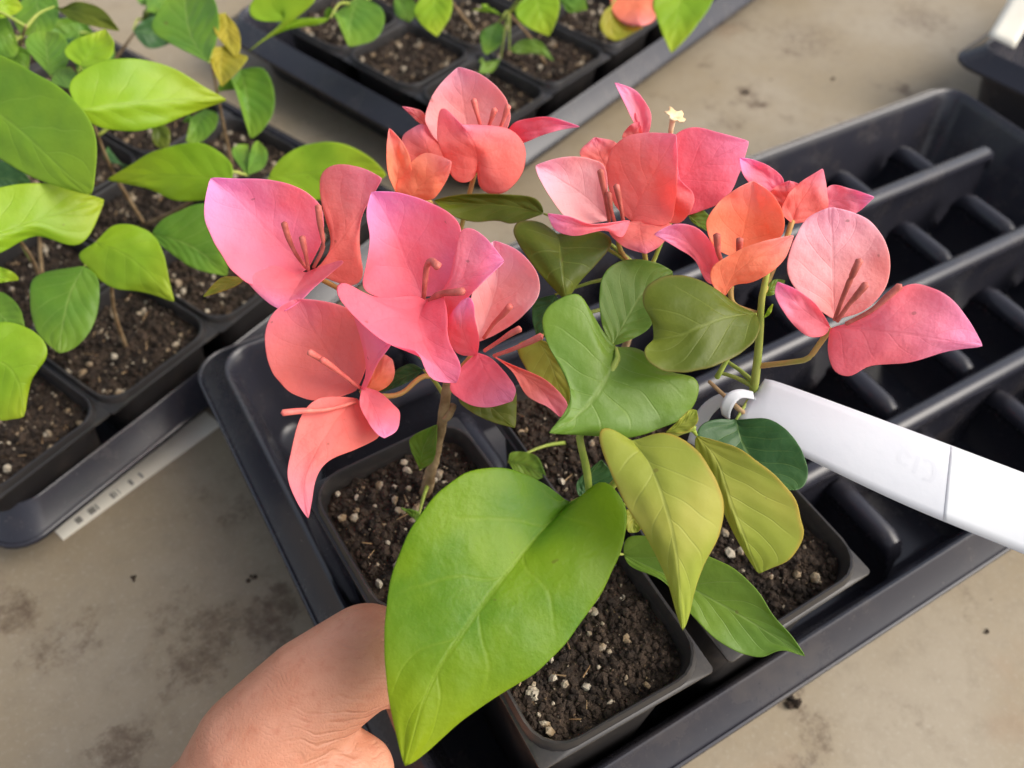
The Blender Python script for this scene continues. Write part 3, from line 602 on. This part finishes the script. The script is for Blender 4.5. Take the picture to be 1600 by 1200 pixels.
blade('leaf', [(1062, 655), (1078, 640)], [(1040, 676), (1068, 662), (1089, 641)], [(1070, 676), (1090, 660)], (.244, .241), (1, 1), 'leaf_yellow', Bp, ruffle=.0008)

# ---- flowering plant with the tag
C = thing('bougainvillea_plant', 'bougainvillea with a green stem, orange and pale pink bracts, wearing the white tag', 'plant')
sC = [pz(1160, 815, .1005), pd(1158, 770, .311), pd(1160, 700, .297), pd(1172, 640, .284), pd(1181, 585, .273), pd(1187, 520, .262), pd(1190, 470, .256), pd(1200, 420, .252)]
stem(C, sC, [.0016, .0016, .0015, .0014, .0014, .0013, .0011, .0008])
for k, q in enumerate((((1178, 604, .276), (1150, 590, .279), (1124, 582, .282)), ((1178, 598, .276), (1158, 580, .279), (1138, 566, .281)), ((1161, 645, .274), (1136, 622, .276), (1108, 596, .278)))):
    ob('petiole', tube_mesh('petiole', [pd(*x) for x in q], [.0009, .0007, .0006], 8), M['stem_green' if k < 2 else 'twig'], C)
flower(C, [pd(1188, 492, .259), pd(1150, 478, .258), pd(1142, 462, .257), pd(1143, 440, .257)], [
    ([(1115, 386), (1103, 350), (1117, 322), (1145, 298)], [(1150, 404), (1162, 360), (1170, 320), (1177, 282)], [(1202, 386), (1226, 360), (1222, 328), (1204, 300)], (.261, .259, .252), (5, 4), 'bract_orange'),
    ([(1105, 442), (1085, 406), (1055, 386)], [(1130, 442), (1105, 410), (1068, 376), (1021, 366)], [(1124, 404), (1107, 372), (1082, 352), (1050, 351)], (.259, .250), (-1, 5), 'bract_pink'),
    ([(1113, 446), (1111, 420), (1130, 404), (1165, 386), (1200, 375)], [(1132, 464), (1144, 432), (1178, 404), (1241, 367)], [(1146, 446), (1176, 441), (1206, 425), (1228, 402)], (.256, .247, .246), (3, -3), 'bract_orange')],
    [([(1134, 420, .256), (1124, 400, .252), (1121, 384, .250), (1120, 367, .248)], 'tube_red'), ([(1152, 412, .255), (1154, 394, .252), (1156, 374, .249)], 'tube_red')])
flower(C, [pd(1194, 455, .256), pd(1208, 420, .262), pd(1226, 380, .266), pd(1238, 345, .266)], [
    ([(1180, 292), (1160, 271)], [(1220, 304), (1190, 272), (1155, 246)], [(1225, 281), (1206, 262), (1180, 250)], (.271, .267), (2, 2), 'bract_magenta'),
    ([(1204, 306), (1211, 292)], [(1228, 334), (1230, 305), (1233, 282)], [(1252, 304), (1249, 288)], (.269, .266), (0, 0), 'bract_coral'),
    ([(1296, 290), (1330, 295)], [(1276, 322), (1320, 312), (1367, 308)], [(1300, 334), (1336, 334)], (.268, .262), (2, -2), 'bract_pink'),
    ([(1221, 332), (1228, 308), (1250, 285)], [(1238, 350), (1248, 318), (1286, 263)], [(1276, 343), (1294, 326), (1292, 295)], (.266, .258), (2, -4), 'bract_coral')], [])
flower(C, [pd(1184, 572, .271), pd(1235, 566, .264), pd(1262, 560, .259), pd(1280, 538, .257), pd(1297, 514, .255)], [
    ([(1270, 477), (1238, 445), (1229, 415), (1240, 375), (1262, 340)], [(1303, 500), (1301, 440), (1300, 380), (1298, 323)], [(1350, 486), (1381, 455), (1392, 420), (1387, 385), (1366, 350), (1335, 332)], (.257, .256, .248), (3, 3), 'bract_pale'),
    ([(1285, 526), (1258, 524), (1231, 497), (1211, 462)], [(1298, 512), (1272, 496), (1240, 470), (1214, 440)], [(1287, 492), (1271, 471), (1244, 452)], (.255, .244), (-1, 4), 'bract_pink'),
    ([(1340, 501), (1375, 479), (1405, 450), (1440, 443), (1482, 462), (1512, 497)], [(1297, 512), (1340, 513), (1400, 520), (1470, 531), (1537, 541)], [(1293, 550), (1305, 582), (1330, 589), (1360, 571), (1420, 567), (1480, 549)], (.254, .244, .244), (3, -5), 'bract_pink')],
    [([(1304, 500, .253), (1318, 462, .248), (1331, 432, .245), (1343, 407, .242)], 'tube_red'), ([(1308, 502, .252), (1326, 476, .247), (1340, 460, .244), (1353, 444, .242)], 'tube_red'), ([(1322, 506, .250), (1360, 486, .246), (1385, 465, .243), (1406, 447, .241)], 'tube_red')])
LF(C, [(1200, 654), (1236, 678), (1257, 712), (1263, 745), (1252, 764)], [(1150, 656), (1162, 696), (1192, 738), (1236, 766)], [(1114, 655), (1089, 671), (1096, 712), (1142, 757)], (.273, .260), (2, 2), 'leaf_dark', sC)
LF(C, [(1196, 492), (1200, 482)], [(1186, 500), (1196, 494), (1208, 474)], [(1204, 490)], (.259, .257), (0, 0), 'leaf_lime', sC, n=10, m=4)
LF(C, [(1198, 448), (1210, 436)], [(1192, 462), (1206, 452), (1228, 438)], [(1206, 462), (1220, 452)], (.257, .256), (0, 0), 'leaf_mid', sC, n=10, m=4)

# ---- white loop tag
tag = thing('plant_tag', 'long white plastic loop tag fastened round the green stem', 'tag')
def strip(name, top, bot, dt, mat, parent, n=24, thick=.00035, m=4):
    T = catmull(top, n); B = catmull(bot, n); vs = []; fs = []
    for i in range(n+1):
        v = i/n; dd = dt[0]*(1-v)*(1-2*v)+4*dt[1]*v*(1-v)+dt[2]*v*(2*v-1)
        for j in range(m+1):
            q = T[i].lerp(B[i], j/m); vs.append(pd(q.x, q.y, dd+(dt[3] if len(dt) > 3 else 0)*j/m))
    for i in range(n):
        for j in range(m):
            a = i*(m+1)+j; fs.append((a, a+1, a+m+2, a+m+1))
    o = ob(name, mesh(name, vs, fs), M[mat], parent); s = o.modifiers.new('thickness', 'SOLIDIFY'); s.thickness = thick; s.offset = 0
    return o
TT = [(1178, 612), (1196, 597), (1215, 597), (1400, 664), (1600, 739), (1720, 784)]; TB = [(1150, 656), (1172, 668), (1200, 686), (1400, 783), (1600, 866), (1720, 916)]
TTs, TBs = catmull(TT, 200), catmull(TB, 200)
def tag_point(v, u, lift=0):                            # v along, u across the tag
    i = min(199, int(v*200)); f = v*200-i; a = TTs[i].lerp(TTs[i+1], f); b = TBs[i].lerp(TBs[i+1], f); q = a.lerp(b, u)
    D_ = .277+(.254-.277)*v-.004*u-.0012*math.sin(v*5.5)+.0012*(2*u-1)**2
    return pd(q.x, q.y, D_-lift)
def tag_sheet(name, v0, v1, u0, u1, lift, thick, mat, n=40, m=8):
    vs = [tag_point(v0+(v1-v0)*i/n, u0+(u1-u0)*j/m, lift) for i in range(n+1) for j in range(m+1)]
    fs = [(i*(m+1)+j, i*(m+1)+j+1, (i+1)*(m+1)+j+1, (i+1)*(m+1)+j) for i in range(n) for j in range(m)]
    o = ob(name, mesh(name, vs, fs), M[mat], tag); s = o.modifiers.new('thickness', 'SOLIDIFY'); s.thickness = thick; s.offset = 0
tag_sheet('tag_blade', 0, 1, 0, 1, 0, .00035, 'tag')
tag_sheet('tag_sticker', .575, .995, .01, .99, .00019, .00005, 'sticker')
def print_mark(pts):                                    # faint handwriting showing through from the back
    vs = []; fs = []; P_ = catmull(pts, 12)
    for i, q in enumerate(P_):
        d_ = (P_[min(12, i+1)]-P_[max(0, i-1)]).normalized(); e_ = Vector((-d_.y*.011, d_.x*.022))
        vs += [tag_point(q.x-e_.x*.5, q.y-e_.y, .00019), tag_point(q.x+e_.x*.5, q.y+e_.y, .00019)]
    fs = [(2*i, 2*i+1, 2*i+3, 2*i+2) for i in range(12)]
    ob('tag_print', mesh('tag_print', vs, fs), M['tag_print'], tag)
print_mark([(.508, .33), (.528, .30), (.540, .42), (.530, .56), (.512, .55)])
print_mark([(.492, .30), (.488, .42), (.484, .54)])
print_mark([(.470, .36), (.452, .28), (.440, .40), (.450, .50), (.464, .46)])
strip('tag_loop', [(1180, 622), (1150, 614), (1118, 618), (1090, 642), (1074, 690)], [(1182, 640), (1150, 632), (1126, 636), (1106, 660), (1094, 700)], (.2745, .288, .297), 'tag', tag, n=20)
strip('tag_hook', [(1176, 612), (1156, 608), (1138, 614), (1126, 632), (1128, 648)], [(1178, 624), (1160, 622), (1149, 630), (1142, 644), (1140, 656)], (.272, .2695, .2735), 'tag', tag, n=20)
# ------------------------------------------------------------------ seedlings in the neighbouring trays
def seedling(label, base, top, leaves, group, wood=True):
    t = thing('seedling', label, 'plant', group=group)
    b = Vector((base[0], base[1], .042)); tp = Vector(top); md_ = b.lerp(tp, .5)+Vector((rnd.uniform(-.004, .004), rnd.uniform(-.004, .004), 0))
    s = [b, md_, tp]; stem(t, s, [.0012, .0009, .0006], 'stem_wood' if wood else 'stem_green')
    for L, Mi, R, z, e, mat in leaves:
        p0 = pz(*Mi[0], z[0])
        blade('leaf', L, Mi, R, None, e, mat, t, z=z, petiole=nearest(s, p0), ruffle=.0012, thick=.0004, n=18, m=6, pr=.0008)
    return t
GS = 'green seedlings in the crowded tray'
def near_pot(P, x, y, z): 
    q = pz(x, y, z); return min(P.values(), key=lambda c: (c[0]-q.x)**2+(c[1]-q.y)**2)
S = lambda lab, base_px, top_px, zt, lv, P=P2, g=GS: seedling(lab, near_pot(P, base_px[0], base_px[1], .042), pz(top_px[0], top_px[1], zt), lv, g)
S('seedling with a very wide smooth green leaf beside the tray corner', (20, 520), (-10, 330), .135, [
    ([(-30, 78), (30, 100), (85, 130), (130, 170), (152, 222)], [(-80, 120), (20, 195), (90, 260), (145, 306)], [(-60, 200), (-20, 236), (40, 272), (92, 292)], (.172, .158), (3, -3), 'leaf_bright'),
    ([(-40, 310), (0, 293), (45, 285), (95, 288), (135, 303)], [(-55, 385), (20, 358), (90, 335), (165, 311)], [(-20, 402), (12, 390), (55, 368), (92, 379), (120, 385), (142, 366)], (.150, .142), (2, -4), 'leaf_lime'),
    ([(-10, 505), (30, 506), (66, 528), (76, 556), (50, 590)], [(-30, 560), (10, 570), (30, 600), (38, 652)], [(-30, 620), (-5, 655), (15, 656)], (.128, .110), (-2, -2), 'leaf_lime'),
    ([(-20, 250), (20, 256), (44, 275)], [(-30, 280), (10, 280), (48, 290)], [(-10, 300), (20, 300)], (.105, .1), (1, 1), 'leaf_dark'),
    ([(-10, 415), (20, 425)], [(-30, 425), (0, 432), (30, 437)], [(-10, 442)], (.13, .125), (0, 0), 'leaf_lime'),
    ([(0, 455), (30, 480)], [(-20, 470), (10, 500), (42, 525)], [(-15, 520), (15, 530)], (.11, .1), (0, 0), 'leaf_green')])
S('seedling with a long pointed yellow green leaf and small crinkled top leaves', (170, 330), (130, 150), .145, [
    ([(104, 135), (125, 112), (165, 93), (220, 92), (275, 108), (320, 136)], [(125, 172), (200, 163), (280, 157), (357, 156)], [(146, 196), (200, 206), (248, 198), (294, 179)], (.168, .150), (3, -4), 'leaf_lime'),
    ([(40, 74), (48, 52), (70, 50)], [(78, 118), (74, 90), (72, 50)], [(100, 108), (110, 80), (95, 52)], (.150, .155), (1, 1), 'leaf_green'),
    ([(100, 84), (112, 64), (138, 54)], [(126, 104), (140, 82), (165, 45)], [(150, 104), (172, 92), (179, 68)], (.160, .165), (2, 2), 'leaf_lime'),
    ([(80, 128), (92, 108)], [(110, 140), (98, 120), (110, 104)], [(125, 125)], (.155, .15), (0, 0), 'leaf_green'),
    ([(236, 196), (240, 225)], [(225, 180), (250, 205), (264, 236)], [(250, 190), (266, 205)], (.12, .11), (0, 0), 'leaf_olive')])
S('seedling with a rounded top leaf and upright yellow shoot tip', (320, 240), (330, 95), .13, [
    ([(240, 52), (246, 18), (275, -20)], [(326, 98), (298, 55), (285, -30)], [(343, 40), (330, -10)], (.140, .150), (2, 2), 'leaf_green'),
    ([(340, 148), (356, 113)], [(376, 108), (386, 150), (392, 218)], [(410, 106), (427, 135), (428, 172), (412, 202)], (.120, .105), (2, 2), 'leaf_green'),
    ([(330, 76), (330, 100)], [(352, 72), (344, 100), (346, 136)], [(375, 84), (388, 90), (368, 115)], (.140, .135), (2, 3), 'leaf_young'),
    ([(334, 25), (338, 55)], [(352, 20), (356, 55), (368, 90)], [(372, 45), (376, 75)], (.148, .14), (1, 1), 'leaf_young'),
    ([(284, 192), (298, 178)], [(320, 170), (308, 195), (290, 222)], [(340, 178), (336, 202), (312, 223)], (.105, .1), (1, 1), 'leaf_green')])
S('seedling with a narrow pointed leaf and a pair of small heart leaves', (300, 340), (345, 270), .112, [
    ([(364, 258), (340, 235), (304, 222), (240, 236), (205, 257)], [(362, 284), (300, 276), (230, 275), (165, 281)], [(345, 305), (320, 313), (272, 313), (238, 297), (200, 288)], (.128, .118), (2, -3), 'leaf_lime'),
    ([(362, 240), (370, 226)], [(384, 272), (380, 245), (388, 226)], [(392, 272)], (.108, .1), (1, 1), 'leaf_green'),
    ([(390, 240), (398, 222)], [(386, 274), (398, 250), (404, 220)], [(412, 262), (418, 238)], (.108, .105), (1, 1), 'leaf_green'),
    ([(164, 250), (168, 228)], [(212, 262), (190, 255), (170, 232)], [(180, 278), (200, 276)], (.1, .095), (1, 1), 'leaf_dark')])
S('seedling with a broad leaf whose tip points behind the left pink flower', (420, 400), (455, 330), .105, [
    ([(440, 246), (480, 225), (532, 223), (578, 245)], [(418, 278), (480, 270), (545, 268), (606, 274)], [(440, 312), (500, 312), (560, 300)], (.112, .118), (2, -3), 'leaf_lime')])
S('seedling with three spade shaped leaves drooping over perlite flecked soil', (190, 480), (175, 390), .12, [
    ([(176, 352), (208, 351), (240, 367), (257, 400), (265, 440)], [(150, 378), (200, 400), (240, 435), (274, 473)], [(121, 398), (137, 418), (172, 449), (226, 457)], (.126, .110), (-2, -2), 'leaf_lime'),
    ([(250, 345), (275, 332), (318, 317), (355, 335)], [(236, 366), (280, 378), (320, 400), (356, 432)], [(252, 384), (275, 402), (306, 421)], (.112, .105), (1, 1), 'leaf_green'),
    ([(56, 430), (46, 470), (58, 520)], [(132, 415), (112, 455), (100, 500), (92, 553)], [(152, 432), (156, 460), (148, 505), (120, 542)], (.118, .100), (-1, -2), 'leaf_green')])
S('seedling at the far end with overlapping yellowish and green top leaves', (60, 200), (40, 40), .15, [
    ([(22, 20), (30, 50)], [(50, -20), (60, 20), (50, 58)], [(85, -10), (92, 25), (80, 50)], (.15, .142), (1, 1), 'leaf_green'),
    ([(95, 14), (120, 2), (160, 14)], [(85, 10), (130, 22), (188, 49)], [(110, 30), (150, 42)], (.15, .145), (2, 2), 'leaf_olive'),
    ([(-20, 20), (10, 25)], [(-30, 55), (0, 55), (30, 75)], [(-10, 85), (20, 90)], (.145, .14), (1, 1), 'leaf_green'),
    ([(-20, -10), (20, -8)], [(-30, 10), (5, 8), (36, 12)], [(-10, 28), (20, 24)], (.16, .155), (1, 1), 'leaf_lime'),
    ([(5, 80), (10, 100)], [(20, 70), (30, 90), (45, 110)], [(45, 80)], (.14, .13), (0, 0), 'leaf_green')])
fr = random.Random(21); used_ = 0
for (bx, by, n_, lab_) in ((20, 130, 6, 'seedling of dark round leaves half hidden behind the wide green leaf'), (150, 60, 6, 'seedling of small dark leaves crowded at the far end of the tray'), (225, 30, 5, 'seedling with low dark leaves beneath the rounded top leaf'), (60, 330, 4, 'seedling of dark low leaves beneath the yellow green lower leaf')):
    lv = []
    for k in range(n_):
        a = fr.uniform(0, 6.28); x0, y0 = bx+fr.uniform(-30, 30), by+fr.uniform(-25, 25); l = fr.uniform(55, 85); w_ = l*fr.uniform(.26, .34)
        dx, dy = math.cos(a), math.sin(a)*.75; nx, ny = -dy, dx
        Pq = lambda t_, o_: (x0+dx*l*t_+nx*w_*o_, y0+dy*l*t_+ny*w_*o_)
        lv.append(([Pq(.15, .6), Pq(.4, 1), Pq(.75, .55)], [Pq(0, 0), Pq(.5, .05), Pq(1, 0)], [Pq(.15, -.6), Pq(.4, -1), Pq(.75, -.55)], (fr.uniform(.085, .105), fr.uniform(.08, .105)), (fr.uniform(-2, 3), fr.uniform(-2, 3)), fr.choice(['leaf_green', 'leaf_green', 'leaf_dark', 'leaf_bright'])))
    S(lab_, (bx, by+60), (bx, by), .088, lv)
GS3 = 'green seedlings in the tray behind the flowers'
S('seedling with a yellow edged leaf arching over the gap between trays', (560, 60), (545, 5), .12, [
    ([(392, 32), (402, -10), (450, -25), (500, -5)], [(516, 28), (470, 30), (425, 50), (386, 82)], [(500, 38), (460, 44), (424, 57)], (.130, .118), (3, -2), 'leaf_lime'),
    ([(508, 30), (516, 10)], [(560, -5), (548, 30), (545, 74)], [(594, 10), (601, 34), (586, 62)], (.118, .108), (1, 2), 'leaf_green'),
    ([(615, 5), (620, 25)], [(620, -10), (632, 15), (640, 35)], [(645, 0), (652, 20)], (.11, .105), (1, 1), 'leaf_green')], P3, GS3)
S('seedling with drooping pale leaf tips behind the topmost bract', (690, 40), (690, -20), .12, [
    ([(648, 10), (655, 35)], [(680, -25), (680, 15), (683, 58)], [(705, -5), (704, 25)], (.125, .11), (1, 1), 'leaf_lime')], P3, GS3)
S('small seedling with two tiny low leaves on a brown stem', (785, 110), (795, 20), .105, [
    ([(752, 50), (753, 75)], [(778, 35), (766, 60), (760, 86)], [(788, 45), (782, 70)], (.098, .092), (1, 1), 'leaf_green'),
    ([(815, 62), (845, 65)], [(796, 78), (830, 75), (866, 96)], [(810, 84), (840, 84)], (.095, .09), (1, -1), 'leaf_mid'),
    ([(748, 98), (755, 88)], [(782, 92), (768, 100), (748, 115)], [(770, 112)], (.088, .085), (0, 0), 'leaf_mid'),
    ([(750, 8), (765, 8)], [(786, 25), (765, 12), (738, 16)], [(770, 20)], (.11, .108), (0, 0), 'leaf_lime'),
    ([(805, 15), (820, 40)], [(835, -20), (845, 20), (858, 57)], [(872, -5), (872, 25)], (.125, .11), (1, 1), 'leaf_lime'),
    ([(880, 8), (890, 20)], [(870, -8), (895, 10), (918, 15)], [(910, -5)], (.12, .118), (0, 0), 'leaf_green')], P3, GS3)
t9 = S('seedling with an orange bract and a curled leaf above the tray corner', (930, 20), (980, -15), .12, [
    ([(942, 20), (938, 45), (962, 64)], [(955, 8), (958, 40), (985, 52), (1006, 42)], [(966, 20), (972, 38)], (.120, .115), (2, -2), 'leaf_young'),
    ([(1022, -5), (1030, 40)], [(1070, -40), (1060, 20), (1049, 84)], [(1116, -10), (1085, 45)], (.130, .110), (2, 2), 'leaf_lime')], P3, GS3)
f9 = ob('flower', tube_mesh('flower_stalk', [pz(980, -15, .12), pz(985, -20, .122), pz(990, -8, .124)], [.0008, .0008, .0008], 8), M['pedicel'], t9)
blade('bract', [(955, -5), (958, 20), (975, 36)], [(985, -20), (995, 10), (1002, 41)], [(1025, -15), (1035, 10), (1020, 34)], None, (-3, -3), 'bract_orange', f9, z=(.125, .118))

# ------------------------------------------------------------------ labels on the bench and in the far tray
lab = thing('label_strip', 'narrow white strip with barcode marks lying beside the crowded tray', 'label')
a0, a1 = pz(98, 843, .0012), pz(345, 663, .0012); dv = (a1-a0); ln = dv.length; dv.normalize(); nv_ = Vector((-dv.y, dv.x, 0))
def quad_box(name, s0, s1, w0, w1, z0, z1, mat, parent):
    me = box_mesh(name, s0, s1, w0, w1, z0, z1); o = ob(name, me, mat, parent)
    o.location = (a0.x, a0.y, 0); o.rotation_euler = (0, 0, math.atan2(dv.y, dv.x)); return o
quad_box('label_sheet', 0, ln, -.0002, .013, .0004, .0012, M['label_white'], lab)
bars = [(.0095, .0125), (.0165, .0200), (.0206, .0215), (.0290, .0305), (.0310, .0318), (.0330, .0335), (.0395, .0412), (.0455, .0468)]
for s0, s1 in bars: quad_box('barcode_mark', s0, s1,   .0018, .0056, .00122, .0013, M['label_ink'], lab)
stake = thing('label_stake', 'white plastic stake standing in the tray beyond the empty cells', 'label')
d_ = depth_at_z(1563, 66, .064)
strip('stake_blade', [(1544, 56), (1562, 25), (1592, -30)], [(1585, 76), (1604, 42), (1636, -14)], (d_, d_-.004, d_-.010), 'label_white', stake, n=8, thick=.0008)

# ------------------------------------------------------------------ loose crumbs on the bench
cr = random.Random(9)
for k, (x, y, r) in enumerate(((1237, 1098, .0045), (1538, 987, .0016), (210, 905, .002), (392, 905, .0022), (1165, 145, .003), (1300, 124, .0022))):
    vs = []; fs = []; c = pz(x, y, 0)
    for q in range(9 if r > .003 else 4): lump(cr, (c.x+cr.gauss(0, r*.45), c.y+cr.gauss(0, r*.45), r*.22), r*cr.uniform(.3, .6), vs, fs)
    ob('soil_crumb', mesh('soil_crumb', vs, fs, False), M['soil'], None, label='small dark crumb of spilt soil on the grey bench', category='soil', group='soil crumbs on the bench')

# ------------------------------------------------------------------ hand
def hand():
    vs = []; fs = []
    def ball(c, r, n=10):
        k = len(vs)
        for i in range(n+1):
            th = math.pi*i/n
            for j in range(2*n):
                ph = math.pi*j/n; vs.append(c+Vector((math.sin(th)*math.cos(ph), math.sin(th)*math.sin(ph), math.cos(th)))*r)
        for i in range(n):
            for j in range(2*n):
                a = k+i*2*n+j; b = k+i*2*n+(j+1) % (2*n); fs.append((a, b, b+2*n, a+2*n))
    def chain(pts):
        for (p, r), (q, s) in zip(pts, pts[1:]):
            n = max(2, int((q-p).length/(min(r, s)*.22)))
            for i in range(n+1): ball(p.lerp(q, i/n), r+(s-r)*i/n)
    X = Vector
    wr = pd(150, 1480, .265); pal = pd(360, 1290, .274)
    e0 = pd(20, 1640, .262); ax = (e0-pal); ax.z = .02; ax.normalize()
    chain([(e0+ax*.24, .043), (e0+ax*.10, .037), (e0, .029), (wr, .027), (pal, .026)])
    # thumb: base, knuckle, joint, tip pressing on the tray rim
    mcp = pd(490, 1082, .268); ip = pd(572, 1024, .270)
    chain([(pal, .024), (pd(410, 1180, .268), .0215), (mcp, .0172), (ip, .0158), (pd(628, 1040, .279), .0128), (X((.0175, .064, .082)), .0105), (X((.0160, .056, .0715)), .0090)])
    # ball of the thumb / web and index root
    chain([(pal, .025), (pd(455, 1205, .270), .020), (pd(520, 1212, .270), .0160), (pd(562, 1204, .272), .0108)])
    # four fingers hooked below the rim
    for i, (y, s) in enumerate(((.052, 1), (.032, 1.05), (.012, 1.0), (-.007, .85))):
        k = pd(470+i*10, 1250+i*75, .286+.003*i)
        e = X((-.022, y-.004, .050)); tpt = X((.0015, y+.004, .030))
        chain([(pal.lerp(k, .3), .020), (k, .0125*s), (e, .0098*s), (X((-.010, y, .034)), .0088*s), (tpt, .0075*s)])
    me = mesh('person', vs, fs)
    o = ob('person', me, M['skin'], None, label='bare hand with bent thumb gripping the tray end beside the broad leaf', category='person')
    r = o.modifiers.new('skin', 'REMESH'); r.mode = 'VOXEL'; r.voxel_size = .0010; r.use_smooth_shade = True
    s = o.modifiers.new('soft', 'SMOOTH'); s.factor = .6; s.iterations = 14
hand()
